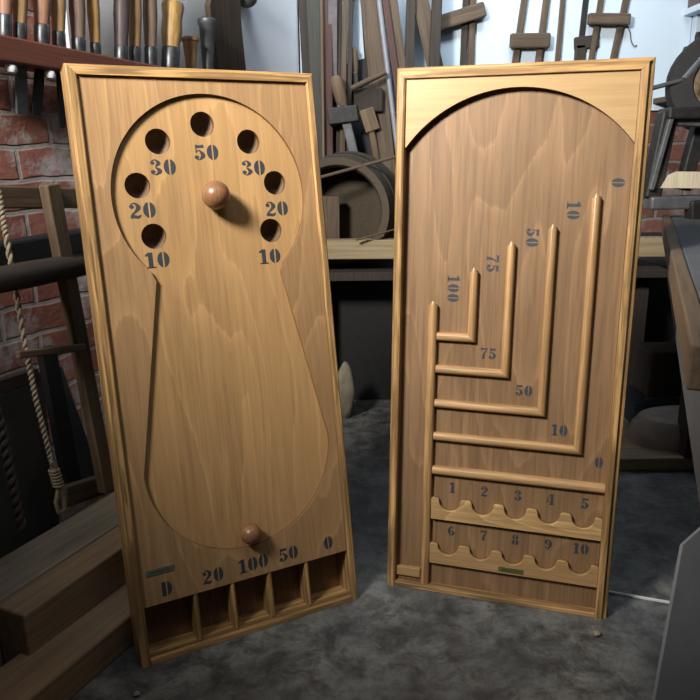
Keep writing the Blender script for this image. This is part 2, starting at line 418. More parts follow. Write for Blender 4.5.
# ------------------------------------------------------------------ LEFT GAME BOARD (keyhole board)
Wd, Hd = .457, 1.10
def board_matrix(x, y, yaw, lean): return Matrix.Translation((x, y, 0)) @ Matrix.Rotation(yaw, 4, 'Z') @ Matrix.Rotation(-lean, 4, 'X')
LEAN_L = .15928; DL = .068
gb = empty('game_board', 'oak game board with keyhole-shaped track, seven round holes and a row of trays, standing left', 'game board', board_matrix(-.39428, 1.17153, .48387, LEAN_L))
MH = .019
def mitre(bm, H, wl_, wr_, W, xl_, xr_):
    for v in bm.verts:
        k = (H - v.co.z) / MH
        v.co.x = (xl_ + wl_ * k + .0002) if v.co.x < W / 2 else (xr_ - wr_ * k - .0002)
def cut(y, lean): return y * math.tan(lean)               # the foot is cut level with the floor
def stile(bm, u0, u1, d, H, lean, outer):
    """side of the frame: rounded moulding in front, a shallow bead on its outer side"""
    w = u1 - u0
    # profile in (u from the outer side, depth)
    prof = [(.0012, d), (.0012, .021), (.0, .019), (.0, .006), (.0012, .0025), (.004, .0), (w - .003, .0), (w - .0008, .0012), (w, .0035), (w, d)]
    P = [((u0 + a) if outer < 0 else (u1 - a), b) for a, b in prof]
    v0 = [bm.verts.new((a, b, cut(b, lean))) for a, b in P]; v1 = [bm.verts.new((a, b, H - prof[i][0] * MH / w)) for i, (a, b) in enumerate(P)]
    n = len(P); bm.faces.new(v0); bm.faces.new(v1[::-1])
    for i in range(n): bm.faces.new((v0[i], v1[i], v1[(i + 1) % n], v0[(i + 1) % n]))
FW = .0125
for s, (a, b) in ((-1, (-.006, FW)), (1, (Wd - FW, Wd + .004))):
    bm = bmesh.new(); stile(bm, a, b, DL, Hd + .005, LEAN_L, s); mesh_obj('side_frame', bm, M_frame, gb)
bm = bmesh.new(); prism(bm, [(0.002, 0), (0, .002), (.0, Hd - .014), (DL, Hd - .014), (DL, Hd + .005), (.008, Hd + .005), (.006, Hd + .001), (.003, Hd + .0005), (.0, Hd - .003)][2:] , 'x', FW + .0005, Wd - FW - .0005)
mitre(bm, Hd + .005, FW + .006, FW + .004, Wd, -.006, Wd + .004)
mesh_obj('top_frame', bm, M_frame_x, gb)
bm = bmesh.new(); prism(bm, [(.0, .001), (DL, cut(DL, LEAN_L)), (DL, .0125), (.003, .0125), (0, .0095)], 'x', FW + .0005, Wd - FW - .0005)
mesh_obj('bottom_rail', bm, M_frame_x, gb)
def edged(o):
    for p in o.data.polygons: p.material_index = 0 if abs(p.normal.y) > .5 else 1
    return o
VP_ = .1128
# keyhole outline
kc, kr = (.2325, .8725), .1875
a1 = math.atan2(.7215 - kc[1], .1072 - kc[0]); a2 = math.atan2(.7185 - kc[1], .3560 - kc[0])
key = []
aa = a2 + .10; end = a1 + 2 * PI - .10
key.append((.3560, .7185))
for i in range(61):
    t = aa + (end - aa) * i / 60; key.append((kc[0] + kr * math.cos(t), kc[1] + kr * math.sin(t)))
key.append((.1072, .7215))
lc, lr = (.2345, .3700), .193
b0 = PI + .05; b1 = 2 * PI + .01
for i in range(41):
    t = b0 + (b1 - b0) * i / 40; key.append((lc[0] + lr * math.cos(t), lc[1] + lr * math.sin(t)))
inn0, inn1 = FW + .0006, Wd - FW - .0006
rect = [(inn0, VP_), (inn1, VP_), (inn1, Hd - .0146), (inn0, Hd - .0146)]
edged(mesh_obj('front_panel', sheet2d([rect, key], .006, .0135), [M_overlay, M_edge], gb))
holes = [(.2281, 1.0059, '50'), (.141, .9747, '30'), (.3163, .9736, '30'), (.0953, .8966, '20'), (.363, .894, '20'), (.1142, .8042, '10'), (.3453, .8016, '10')]
bm = sheet2d([[(inn0, VP_ + .0005), (inn1, VP_ + .0005), (inn1, Hd - .0148), (inn0, Hd - .0148)]] + [circ(u, v, .0231) for u, v, _ in holes], .0137, .0235)
edged(mesh_obj('track_panel', bm, [M_inner, M_edge], gb))
bm = bmesh.new(); box(bm, (inn0, .0565, .013), (inn1, .0615, Hd - .0148)); 
mesh_obj('back_panel', bm, M_inside, gb)
# cups behind the holes
for u, v, _ in holes:
    bm = bmesh.new(); lathe(bm, [(.0232 * math.cos(i * PI / 20), .001 + .027 * math.sin(i * PI / 20)) for i in range(10)] + [(0, .028)], 28, Matrix.Translation((u, .0236, v)) @ Matrix.Rotation(-PI / 2, 4, 'X'), cap=False)
    mesh_obj('hole_cup', bm, M_cup, gb, smooth=True)
# trays
bm = bmesh.new(); box(bm, (inn0, .0545, .013), (inn1, .0560, VP_ + .012)); mesh_obj('tray_back', bm, M_inside, gb)
bm = bmesh.new(); box(bm, (inn0, .008, .0128), (inn1, .0542, .0160)); mesh_obj('tray_floor', bm, M_frame_x, gb)
for u in (.1130, .1880, .2670, .3500):
    bm = bmesh.new()
    w = .0052
    prism(bm, [(u - w, .054), (u - w, .012), (u - w * .75, .0085), (u - w * .25, .007), (u + w * .25, .007), (u + w * .75, .0085), (u + w, .012), (u + w, .054)], 'z', .0162, VP_ + .0002)
    mesh_obj('tray_divider', bm, M_frame, gb, smooth=True)
# knobs
def knob(u, v, r, L, parent, y0):
    bm = bmesh.new()
    prof = [(r * .50, 0), (r * .48, .004), (r * .5, L - r * 1.55)]
    for i in range(1, 15):
        a = -PI / 2 + .52 + (PI - .52) * i / 14
        prof.append((max(r * math.cos(a), 0) if i < 14 else 0, L - r + r * math.sin(a)))
    lathe(bm, prof, 28, Matrix.Translation((u, y0, v)) @ Matrix.Rotation(PI / 2, 4, 'X'), cap=False)
    return mesh_obj('knob', bm, M_knob, parent, smooth=True)
knob(.2325, .8720, .0265, .050, gb, .0137)
knob(.2325, .2070, .0210, .040, gb, .0137)
yi = .0133; yo = .0057
nl = [('50', .2296, .9543), ('30', .1451, .9286), ('30', .3209, .924), ('20', .0987, .8523), ('20', .3614, .8438), ('10', .1154, .7608), ('10', .3371, .7514)]
for tx, u, v in nl: lettering('painted_number', tx, u, v, .0285, yi, M_paint, gb, spread=1.2, xs=1.3)
for tx, u, v in (('20', .1502, .1394), ('100', .2347, .1408), ('50', .3112, .1411), ('0', .4027, .1408)): lettering('painted_number', tx, u, v, .0285, yo, M_paint, gb, spread=1.1, xs=1.16)
lettering('painted_letter', 'D', .0589, .1392, .0285, yo, M_paint, gb, xs=1.16)
def plate(name, u0, u1, v0, v1, y, mat, parent, slant=0):
    bm = bmesh.new(); box(bm, (u0, y - .0012, v0), (u1, y, v1), .0004)
    o = mesh_obj(name, bm, mat, parent)
    bm = bmesh.new(); n = 13; hh = (v1 - v0)
    for i in range(n):                                     # worn illegible print: small dabs
        x = u0 + (u1 - u0) * (.16 + .68 * i / n); w = (u1 - u0) * .03
        box(bm, (x, y - .0015, v0 + hh * random.uniform(.3, .4)), (x + w, y - .0012, v0 + hh * random.uniform(.55, .72)))
    mesh_obj('worn_print', bm, M_mark, o)
    for x in (u0 + .003, u1 - .003):
        bm = bmesh.new(); lathe(bm, [(.0013, 0), (.001, .0006), (0, .0009)], 10, Matrix.Translation((x, y - .0012, (v0 + v1) / 2)) @ Matrix.Rotation(PI / 2, 4, 'X'))
        mesh_obj('pin', bm, M_steel, o)
    return o
plate('name_plate', .0235, .0765, .1715, .1835, .0059, M_tin, gb)

# ------------------------------------------------------------------ RIGHT GAME BOARD (slot board)
LEAN_R = .06251; DR = .045; W2, H2 = .455, 1.093
rb = empty('game_board', 'oak game board with arched top, nested L-shaped mouldings and two scalloped numbered rails, standing right', 'game board', board_matrix(.07956, 1.43603, -.29866, LEAN_R))
MH = .0215; F2 = .0145; PD = .0225
def stile2(bm, u0, u1, d, H, lean, outer):
    w = u1 - u0
    x = .004 if outer < 0 else .0085; w += x; u0 -= x if outer < 0 else 0; u1 += x if outer > 0 else 0
    prof = [(.0, d), (.0, .0085), (.0012, .007), (x - .002, .0065), (x - .0005, .006), (x, .0025), (x + .002, .0), (w - .004, .0), (w - .001, .0015), (w, .004), (w, d)]
    P = [((u0 + a) if outer < 0 else (u1 - a), b) for a, b in prof]
    v0 = [bm.verts.new((a, b, cut(b, lean))) for a, b in P]; v1 = [bm.verts.new((a, b, H - prof[i][0] * MH / w)) for i, (a, b) in enumerate(P)]
    n = len(P); bm.faces.new(v0); bm.faces.new(v1[::-1])
    for i in range(n): bm.faces.new((v0[i], v1[i], v1[(i + 1) % n], v0[(i + 1) % n]))
for s, (a, b) in ((-1, (0, F2)), (1, (W2 - F2, W2))):
    bm = bmesh.new(); stile2(bm, a, b, DR, H2 + .004, LEAN_R, s); mesh_obj('side_frame', bm, M_frame, rb)
bm = bmesh.new(); prism(bm, [(DR, H2 + .004), (.0085, H2 + .004), (.007, H2 + .003), (.0065, H2 - .001), (.003, H2 - .002), (0, H2 - .004), (0, H2 - .0165), (.004, H2 - .0175), (DR, H2 - .0175)], 'x', F2 + .0003, W2 - F2 - .0003)
mitre(bm, H2 + .004, F2 + .004, F2 + .0085, W2, -.004, W2 + .0085)
mesh_obj('top_frame', bm, M_frame_x, rb)
bm = bmesh.new(); prism(bm, [(.002, .0012), (DR, cut(DR, LEAN_R) + .0005), (DR, .011), (.004, .011), (.002, .0085)], 'x', F2 + .0003, W2 - F2 - .0003)
mesh_obj('bottom_rail', bm, M_frame_x, rb)
i0, i1 = F2 + .0005, W2 - F2 - .0005; vt = H2 - .018
bm = bmesh.new(); box(bm, (i0, PD, .0113), (i1, PD + .01, vt)); mesh_obj('playing_panel', bm, M_rpanel, rb)
# arch: pale plywood spandrel
R_ = .2655; cc = (.2295, .7890)
aL = math.acos((i0 - cc[0]) / R_); aR = math.acos((i1 - cc[0]) / R_)
arch = [(i0, vt), (i0, cc[1] + R_ * math.sin(aL))]
for i in range(1, 48):
    t = aL + (aR - aL) * i / 48; arch.append((cc[0] + R_ * math.cos(t), cc[1] + R_ * math.sin(t)))
arch += [(i1, cc[1] + R_ * math.sin(aR)), (i1, vt)]
edged(mesh_obj('arched_spandrel', sheet2d([arch], .006, PD - .0003), [M_spandrel, M_edge], rb))
def halfround(w, h):
    pts = [(-w / 2, 0), (-w / 2, h * .45)]
    for i in range(1, 8):
        a = PI - PI * i / 8; pts.append((w / 2 * math.cos(a), h * .45 + h * .55 * math.sin(a)))
    return pts + [(w / 2, h * .45), (w / 2, 0)]
def bar(name, u0, v0, u1, v1, w, h, mat, m0=0, m1=0, round1=False):
    """half-round moulding on the panel from (u0,v0) to (u1,v1); m0/m1 = mitre slope at the ends"""
    bm = bmesh.new(); d = Vector((u1 - u0, v1 - v0)); L = d.length; d /= L; nrm = Vector((-d.y, d.x))
    P = halfround(w, h)
    ra = []; rbv = []
    for a, b in P:
        s0 = m0 * a; s1 = L + m1 * a
        p = Vector((u0, v0)) + d * s0 + nrm * a; q = Vector((u0, v0)) + d * s1 + nrm * a
        ra.append(bm.verts.new((p.x, PD - .0002 - b, p.y))); rbv.append(bm.verts.new((q.x, PD - .0002 - b, q.y)))
    n = len(P); bm.faces.new(ra); 
    for i in range(n): bm.faces.new((ra[i], rbv[i], rbv[(i + 1) % n], ra[(i + 1) % n]))
    if round1:
        # pointed, rounded tip
        tips = []
        for a, b in P:
            k = math.sqrt(max(0, 1 - (a / (w / 2)) ** 2))
            q = Vector((u0, v0)) + d * (L + .010 * k) + nrm * a * .45
            tips.append(bm.verts.new((q.x, PD - .0002 - b * .75, q.y)))
        for i in range(n): bm.faces.new((rbv[i], tips[i], tips[(i + 1) % n], rbv[(i + 1) % n]))
        bm.faces.new(tips[::-1])
    else: bm.faces.new(rbv[::-1])
    return mesh_obj(name, bm, mat, rb, smooth=True)
BW, BH = .0172, .0135
bar('lane_divider', .0795, .0115, .0795, .634, .0195, .0150, M_bar, round1=True)
LS = [(.1603, .5705, .7050), (.2307, .5010, .7590), (.3070, .4270, .7935), (.3823, .3545, .8520)]
for u, v, top in LS:
    bar('guide_moulding', u, v, u, top, BW, BH, M_bar, m0=1, round1=True)
    bar('guide_moulding', .0895, v, u, v, BW, BH, M_bar_x, m1=-1)
bar('guide_moulding', .0895, .2785, i1, .2795, BW * 1.1, .0135, M_bar_x)
# scalloped rails
def scallop(name, vb, vtop, notch, mat):
    cs = [.1285, .1985, .2668, .3350, .4030]; r = .0228
    pts = [(.0898, vb), (i1, vb), (i1, vtop - .002)]
    pts = [(.0898, vb), (.0898, vtop - .001), (.0935, vtop + .0005), (.0985, vtop - .001)]
    for k, c in enumerate(cs):
        cz = notch + r - .001
        if k: pts += [(c - r - .0045, vtop + .0008)]
        pts += [(c - r - .0015, vtop - .0008), (c - r, vtop - .0035)]
        for i in range(19):
            a = PI + PI * i / 18; pts.append((c + r * math.cos(a), cz + r * math.sin(a)))
        pts += [(c + r, vtop - .0035), (c + r + .0015, vtop - .0008)]
        if k < 4: pts += [(c + r + .0045, vtop + .0008)]
    pts += [(i1, vtop - .001), (i1, vb)]
    return mesh_obj(name, sheet2d([pts], .0105, PD - .0002), mat, rb)
scallop('scalloped_rail', .1690, .2165, .1900, M_rail)
scallop('scalloped_rail', .0650, .1108, .0870, M_rail_plain)
bm = bmesh.new(); box(bm, (.0150, .0105, .0240), (.0690, PD - .0002, .0440), .001); mesh_obj('lane_stop_block', bm, M_rail_plain, rb)
bm = bmesh.new(); box(bm, (.0150, .0165, .0113), (.0690, PD - .0002, .0238), .0003); mesh_obj('lane_foot', bm, M_inside, rb)
yp = PD - .0004
for tx, u, v in (('100', .1187, .6696), ('75', .1953, .7236), ('50', .2692, .7766), ('10', .3423, .8293), ('0', .4187, .8809)):
    lettering('painted_number', tx, u, v, .0245, yp, M_paint, rb, rot=1, spread=2)
for tx, u, v in (('75', .1947, .5402), ('50', .2699, .4683), ('10', .3447, .3916), ('0', .4249, .332)):
    lettering('painted_number', tx, u, v, .0232, yp, M_paint, rb, spread=1.6)
cu_ = [.1326, .2008, .2708, .3368, .4045]
for k, u in enumerate(cu_): lettering('painted_number', str(k + 1), u, .2409, .0235, yp, M_paint, rb)
for k, u in enumerate([.1332, .2035, .2703, .3384, .4036]): lettering('painted_number', str(k + 6), u, .1404, .0235, yp, M_paint, rb)
plate('name_plate', .2390, .2915, .0690, .0800, .0105, M_brass, rb)

# ------------------------------------------------------------------ LEFT WALL: tool rack with chisels
UPV = Vector((0, 0, 1))
rk0, rk1 = atW(-14, 46, .07), atW(116, 69.5, .07)
rk0 = atW(-45, 43.5, .07); rk1 = atW(165, 80, .07)
rk = stick('tool_rack', rk0, rk1, .052, .085, M_rack, ref=WN, bev=.004)
rk.name = 'tool_rack'; tag(rk, 'red-brown wooden rail on the left wall holding the row of chisels', 'tool rack')
for px in (11, 50):
    p = atW(px, 64 + px * .15, .10); q = atW(px, 71 + px * .15, .10)
    b = turned('peg', p, q, [(.011, 0), (.013, .5), (.010, 1)], M_strip, seg=10); adopt(b, rk); b['label'] = 'small white peg'
def chisel(px, pbot, w, hmat, label, ftop, top=-45, blade=None, bw=9, off=.085, lean=0):
    """turned handle with a ferrule above the rack and a blade below; px sizes are measured at the wall"""
    pbot += 4
    p0 = atW(px, pbot, off); p1 = atW(px + lean, top, off); pf = atW(px + lean * (pbot - ftop) / (pbot - top), ftop, off)
    k = (p0 - O).length / F; r = w / 2 * k
    e = empty('chisel', label, 'chisel', frame_m(p0, p1, WN), 'chisels in the wall rack')
    d = (p1 - p0).length; f = (pf - p0).length / d
    h = turned('handle', pf, p1, [(r * .80, 0), (r * .86, .1), (r * 1.0, .35), (r * .92, .65), (r * 1.08, .9), (r * .98, .97), (r * .5, 1)], hmat); adopt(h, e)
    g = turned('ferrule', p0, pf, [(r * .80, 0), (r * .84, .06), (r * .87, .9), (r * .80, 1)], M_ferrule); adopt(g, e)
    if blade:
        q = atW(px - lean * .4 + blade[1], blade[0], off - .02)
        s = stick('blade', p0 + (p0 - p1).normalized() * .001, q, bw * k, .006, blade[2], ref=WN, bev=.001); adopt(s, e)
    return e
chisel(5, 33, 13, M_h_red, 'reddish chisel handle at the far left end of the wall rack', 15)
chisel(20, 37, 13, M_h_tan, 'tan chisel handle second from the left in the wall rack, grey blade hanging below', 24, blade=(114, 2, M_irongrey), bw=12)
chisel(42, 41, 15, M_h_red, 'wide red-brown chisel handle third from the left in the rack, dark blade below', 25, blade=(115, -6, M_black), bw=10)
chisel(59, 46, 13, M_h_tan, 'pale brown chisel handle fourth from the left in the rack', 32, lean=-2, blade=(128, 2, M_black), bw=7)
chisel(79, 49, 14, M_h_grey, 'grey-brown chisel handle fifth from the left in the rack', 38, lean=-4)
chisel(96, 51, 11, M_h_yellow, 'slim yellow chisel handle sixth from the left, beside a gap of white board', 43, lean=-6)
chisel(121, 58, 14, M_h_purple, 'dark purplish chisel handle right of the gap in the rack', 47, lean=1)
chisel(135, 59, 12, M_h_tan, 'slim tan chisel handle between the dark handle and the grey one', 47)
chisel(151, 63, 13, M_h_grey, 'grey-brown chisel handle with dark ferrule, left of the stout short one', 47, lean=-2)
# short stout one whose whole handle shows
chisel(170, 66, 19, M_h_yellow, 'stout yellow-brown chisel handle with black ferrule and rounded top showing whole', 48, top=2, lean=3)
def socket(px, pb, pt, w, mat, label, name='socket_chisel', rim=1.15):
    p0 = atW(px, pb, .08); p1 = atW(px - 1, pt, .08); k = (p0 - O).length / F * w / 2
    o = turned(name, p0, p1, [(k * .62, 0), (k * .75, .3), (k, .85), (k * rim, .88), (k * rim, .96), (k * .85, 1)], mat); o.name = name
    return tag(o, label, 'chisel')
socket(191, 70, 37, 14, M_h_tan, 'short tan tool socket with a rim, just right of the stout handle')
socket(208, 70, 18, 15, M_irongrey, 'grey metal socket gouge leaning beside the brown board end')
# wooden board end leaning on the wall
bm = bmesh.new()
pts = [(218, -30), (240, -30), (241, 20), (247, 80), (221, 80), (213, 30), (210, 5)]
P3 = [atW(x, y, .045) for x, y in pts]
f = [bm.verts.new(p) for p in P3]; g = [bm.verts.new(p - WN * .02) for p in P3]
bm.faces.new(f); bm.faces.new(g[::-1])
for i in range(len(f)): bm.faces.new((f[i], g[i], g[(i + 1) % len(f)], f[(i + 1) % len(f)]))
tag(mesh_obj('wooden_board', bm, M_old), 'broad brown wooden blade-shaped board leaning against white wall behind left board', 'board')
bm = bmesh.new()
c = atW(247, -1, .03); k = (c - O).length / F
bmesh.ops.create_uvsphere(bm, u_segments=18, v_segments=10, radius=9 * k, matrix=Matrix.Translation(c) @ Matrix.Diagonal((1, 1, .8, 1)))
lathe(bm, [(4 * k, -.035), (4 * k, .0)], 12, frame_m(c, c + WN))
tag(mesh_obj('door_knob', bm, M_irongrey, smooth=True), 'round grey metal knob on the white wall at the top edge', 'knob')

# ------------------------------------------------------------------ frame saw with twisted cord, left
so = .20
fs = empty('frame_saw', 'large wooden frame saw with twisted cord leaning against the brick wall at left', 'saw', Matrix.Translation(atW(60, 500, so)))
def saw_stick(name, a, b, wpx, t, mat, off=so):
    p0, p1 = atW(*a, off), atW(*b, off); k = ((p0 + p1) / 2 - O).length / F
    s = stick(name, p0, p1, wpx * k, t, mat, ref=WN, bev=.003); return adopt(s, fs)
saw_stick('arm', (-22, 197), (80, 198), 19, .022, M_oldtan, so - .005)
saw_stick('stretcher', (49, 184), (107, 490), 15, .026, M_oldtan, so + .022)
saw_stick('arm', (63, 497), (112, 481), 19, .022, M_old, so)
t_ = saw_stick('toggle_stick', (17, 355), (84, 347), 7, .012, M_oldtan, so + .045)
def strand(path, rad, ph, turns, mat, parent=None, name='cord', r=.005):
    pts = [Vector(p) for p in path]; n = 260; out = []
    for i in range(n + 1):
        s = i / n * (len(pts) - 1); k = min(int(s), len(pts) - 2); p = pts[k].lerp(pts[k + 1], s - k)
        a = ph + turns * 2 * PI * i / n
        out.append(p + (WD * math.cos(a) + WN * math.sin(a)) * rad)
    bm = bmesh.new(); tube(bm, out, r, 7); return bm
path = [atW(x, y, so + .03) for x, y in ((-3, 185), (6, 235), (25, 345), (36, 400), (50, 455), (59, 490))]
bm = strand(path, .0030, 0, 26, M_rope, r=.0036); merge(bm, strand(path, .0030, PI, 26, M_rope, r=.0036))
lp = [atW(x, y, so + .03) for x, y in ((58, 485), (63, 500), (64, 510), (59, 512), (56, 503), (58, 488))]
merge(bm, strand(lp, .001, 0, 1, M_rope, r=.0045))
for q in range(6):
    p = atW(54 + q * .9, 470 + q * 3, so + .03)
    ring = [p + (WD * math.cos(a) + WN * math.sin(a)) * .010 for a in [i * PI / 5 for i in range(11)]]
    tube(bm, ring, .003, 6)
tube(bm, [atW(54, 468, so + .04), atW(51, 463, so + .05), atW(52, 457, so + .05)], .002, 6)
cd_ = mesh_obj('twisted_cord', bm, M_rope, smooth=True); adopt(cd_, fs)
# second old saw/rope at the far left
path = [atW(x, y, .32) for x, y in ((-12, 380), (2, 430), (12, 480), (22, 530))]
bm = strand(path, .004, 0, 8, M_rope, r=.006); merge(bm, strand(path, .004, PI, 8, M_rope, r=.006))
tag(mesh_obj('cord', bm, M_olddark, smooth=True), 'dark twisted cord hanging at the far left edge above the timbers', 'cord')
# dark shapes between the saw and the wall
def quad(name, pts, off, t, mat, label, cat):
    return tag(plane_obj(name, [atW(x, y, off) for x, y in pts], mat, t, WN, None), label, cat)
quad('dark_sheet', [(-30, 392), (42, 372), (62, 545), (-30, 592)], .12, .015, M_dark, 'dark grey sheet leaning behind the cord at lower left', 'sheet')
quad('dark_board', [(42, 350), (56, 346), (84, 492), (70, 500)], .14, .02, M_black, 'narrow black board leaning behind the frame saw', 'board')
quad('saw_blade', [(56, 370), (62, 366), (101, 480), (84, 492)], .10, .004, M_slab, 'grey triangular blade standing behind the frame saw', 'blade')
bp0, bp1 = atW(-16, 283, .27), atW(100, 261, .20)
pb = turned('pole', bp0, bp1, [(.0, 0), (.024, .002), (.0265, .3), (.025, .998), (0, 1)], M_olddark, seg=18); tag(pb, 'thick dark round pole lying across the frame saw at left', 'pole')
st = tag(stick('bar', atW(-16, 258, .10), atW(95, 238, .10), .055, .05, M_black, ref=WN, bev=.006), 'black bar against the brick wall behind the round pole', 'bar')
tag(stick('bar', atW(-30, 396, .17), atW(36, 374, .17), .03, .02, M_olddark, ref=WN), 'short dark cross bar at far left below the round pole', 'bar')

# ------------------------------------------------------------------ timbers on the floor, left
def beam(name, a, b, opp, ztop, h, mat, label, x0=0.0):
    """beam along the left wall; a,b = pixels on its upper right edge, opp = one on its upper left edge"""
    p0, p1 = atZ(*a, ztop), atZ(*b, ztop); d = WD
    side = Vector((-d.y, d.x, 0))                            # towards the wall
    w = (atZ(*opp, ztop) - p1).dot(side) - .004
    base = p1 + side * (w / 2) - UPV * (h / 2)
    L0 = (p1 - p0).length + x0
    return tag(stick(name, base - d * L0, base + d * .62, w, h, mat, ref=UPV, bev=.004), label, 'timber')
beam('timber', (28, 702), (130, 616), (122, 575), .066, .066, M_timber2, 'lowest and nearest squared timber on the floor at lower left', .3)
beam('timber', (27, 617), (120, 549), (118, 524), .150, .149, M_timber2, 'middle squared timber at lower left, its dark end grain towards the camera')
beam('timber', (0, 600), (118, 524), (97, 500), .150, .149, M_timber, 'grey timber at lower left, furthest back and touching the frame saw', .3)

# ------------------------------------------------------------------ long bench behind the boards
yb0 = 2.50
zt = atY(365, 240, yb0).z; zl = atY(365, 259, yb0).z
zd = .112
xl = -.19; xr = atY(676, 250, yb0).x
wb = empty('workbench', 'long low bench with pale front beam running behind both boards', 'bench', Matrix.Translation((xl, yb0, 0)))
adopt(stick('front_beam', Vector((xl, yb0 + .03, (zt + zl) / 2)), Vector((xr, yb0 + .03, (zt + zl) / 2 - .004)), .06, zt - zl, M_beam, ref=UPV, bev=.003), wb)
bm = bmesh.new(); box(bm, (xl, yb0 + .004, zt - zd - .03), (xr - .02, YB - .02, zt - zd), .002); adopt(mesh_obj('bench_top', bm, M_olddark), wb)
for x in (xl + .05, xr - .1):
    for y in (yb0 + .09, YB - .09):
        bm = bmesh.new(); box(bm, (x, y, 0), (x + .06, y + .06, zt - zd - .031), .003); adopt(mesh_obj('leg', bm, M_olddark), wb)
bm = bmesh.new(); box(bm, (xl, YB - .30, .0), (xr - .02, YB - .28, zt - zd - .031), .002); adopt(mesh_obj('shade_board', bm, M_black), wb)  # black board added for the shade under the bench
bm = bmesh.new(); box(bm, (xr + .005, YB - .20, 0), (2.3, YB - .17, zt - .02), .002); tag(mesh_obj('dark_board', bm, M_black), 'black panel added for the deep shade right of the low bench', 'panel')  # carries the painted shade on to the right of the bench
# wooden tub lying on its side on the bench
tc = atY(338, 207, yb0 + .065)
R0 = .184
tc.z = zt - zd + R0 * 1.1 + .002
ax = Vector((-.22, -1, .0)).normalized()
tb = empty('wooden_tub', 'round wooden tub lying on its side on the low bench, open end forward', 'tub', Matrix.Translation(tc))
M = frame_m(tc, tc + ax, UPV)
bm = bmesh.new(); lathe(bm, [(R0 * .80, -.015), (R0 * .82, .0), (R0 * .86, .012), (R0 * .99, .012), (R0 * 1.0, .0), (R0 * 1.1, -.18), (R0 * 1.02, -.18), (R0 * .88, -.03), (R0 * .80, -.015)], 40, cap=False)
o = mesh_obj('staves', bm, M_tub, smooth=True); o.matrix_world = M; adopt(o, tb)
bm = bmesh.new(); lathe(bm, [(R0 * 1.03, -.07), (R0 * 1.05, -.07), (R0 * 1.07, -.10), (R0 * 1.05, -.10)], 40, cap=False)
o = mesh_obj('hoop', bm, M_iron, smooth=True); o.matrix_world = M; adopt(o, tb)
bm = bmesh.new(); lathe(bm, [(R0 * .99, -.15), (R0 * .99, -.162)], 40)
o = mesh_obj('tub_bottom', bm, M_tubb); o.matrix_world = M; adopt(o, tb)
tag(stick('block', Vector((atY(331, 237, 2.63).x, 2.63, zt - zd + .03)), atY(331, 196, 2.63), .06, .04, M_old), 'upright worn wooden block standing inside the tub mouth', 'block')
def rod(name, a, b, ya, yb, rpx, mat, label, cat='stick'):
    p0, p1 = atY(*a, ya), atY(*b, yb); k = (p0 - O).length / F
    o = turned(name, p0, p1, [(rpx * k, 0), (rpx * k * 1.05, .5), (rpx * k * .9, 1)], mat, seg=10); return tag(o, label, cat)
rod('stick', (318, 178), (402, 155), 2.535, 2.545, 1.6, M_old, 'thin stick slanting across the mouth of the tub')
rod('stick', (356, 240), (400, 228), 2.47, 2.5, 1.0, M_old, 'thin rod lying on the bench edge right of the tub')

# ------------------------------------------------------------------ lumber and tools standing on the bench against the back wall
zs = zt - zd + .001
def leaner(name, at0, at1, wpx, t, mat, y1, label, cat='plank', taper=1.0, ylow=None, ext=True, group=None):
    """board whose centre passes pixel at0 (upper) and at1 (lower); runs up out of view and down to the bench"""
    yl = ylow if ylow else y1 - .035
    p1, p0 = atY(*at0, y1), atY(*at1, yl)
    d = (p0 - p1)
    k = (zs - p0.z) / d.z
    foot = p0 + d * k if ext else p0
    top = p1 - d * .9 if at0[1] <= 1 else p1
    kk = (p1 - O).length / F
    o = stick(name, foot, top, wpx * kk, t, mat, bev=.002, taper=taper)
    return tag(o, label, cat, group)
yy = 2.975
leaner('plank', (304, 0), (309, 100), 10, .012, M_olddark, yy - .02, 'narrow dark batten at the left edge of the leaning lumber')
leaner('plank', (314, 0), (320, 120), 14, .016, M_green, yy - .05, 'greenish-grey plank leaning just right of the left game board')
leaner('lath', (321.5, 0), (323, 120), 2.2, .004, M_oldtan, yy - .09, 'thin pale lath standing in front of the red plank', 'lath')
leaner('plank', (327, 0), (328, 120), 9, .016, M_red, yy - .06, 'dull red plank standing beside the thin pale lath')
tag(plane_obj('tin_sheet', [atY(328, -20, yy - .075), atY(337, -20, yy - .075), atY(337, 84, yy - .075), atY(329, 84, yy - .075)], plain('mottled_grey_tin', srgb(92, 86, 86), .35, 20, .6, .2, .1), .003, Vector((0, -1, 0)), None), 'mottled grey tin strip in front of the red plank', 'sheet')
leaner('batten', (339.5, 0), (338.5, 120), 4, .012, M_olddark, yy - .04, 'first dark batten right of the grey tin strip', 'batten')
leaner('batten', (345, 0), (343, 120), 5, .014, M_old, yy - .05, 'greyish batten between two dark battens', 'batten')
leaner('batten', (351, 0), (349, 120), 4, .012, M_olddark, yy - .04, 'dark batten left of the handled tool', 'batten')
leaner('plank', (332, 60), (352, 130), 60, .01, M_black, yy + .02, 'wide black board at the back of the leaning lumber', taper=1.0)
leaner('plank', (366, 0), (374, 120), 10, .012, M_olddark, yy, 'dark plank behind the wide tan plank')
leaner('plank', (369, 0), (384, 140), 16, .02, M_old, yy - .08, 'wide tan plank leaning left of the silver pipe')
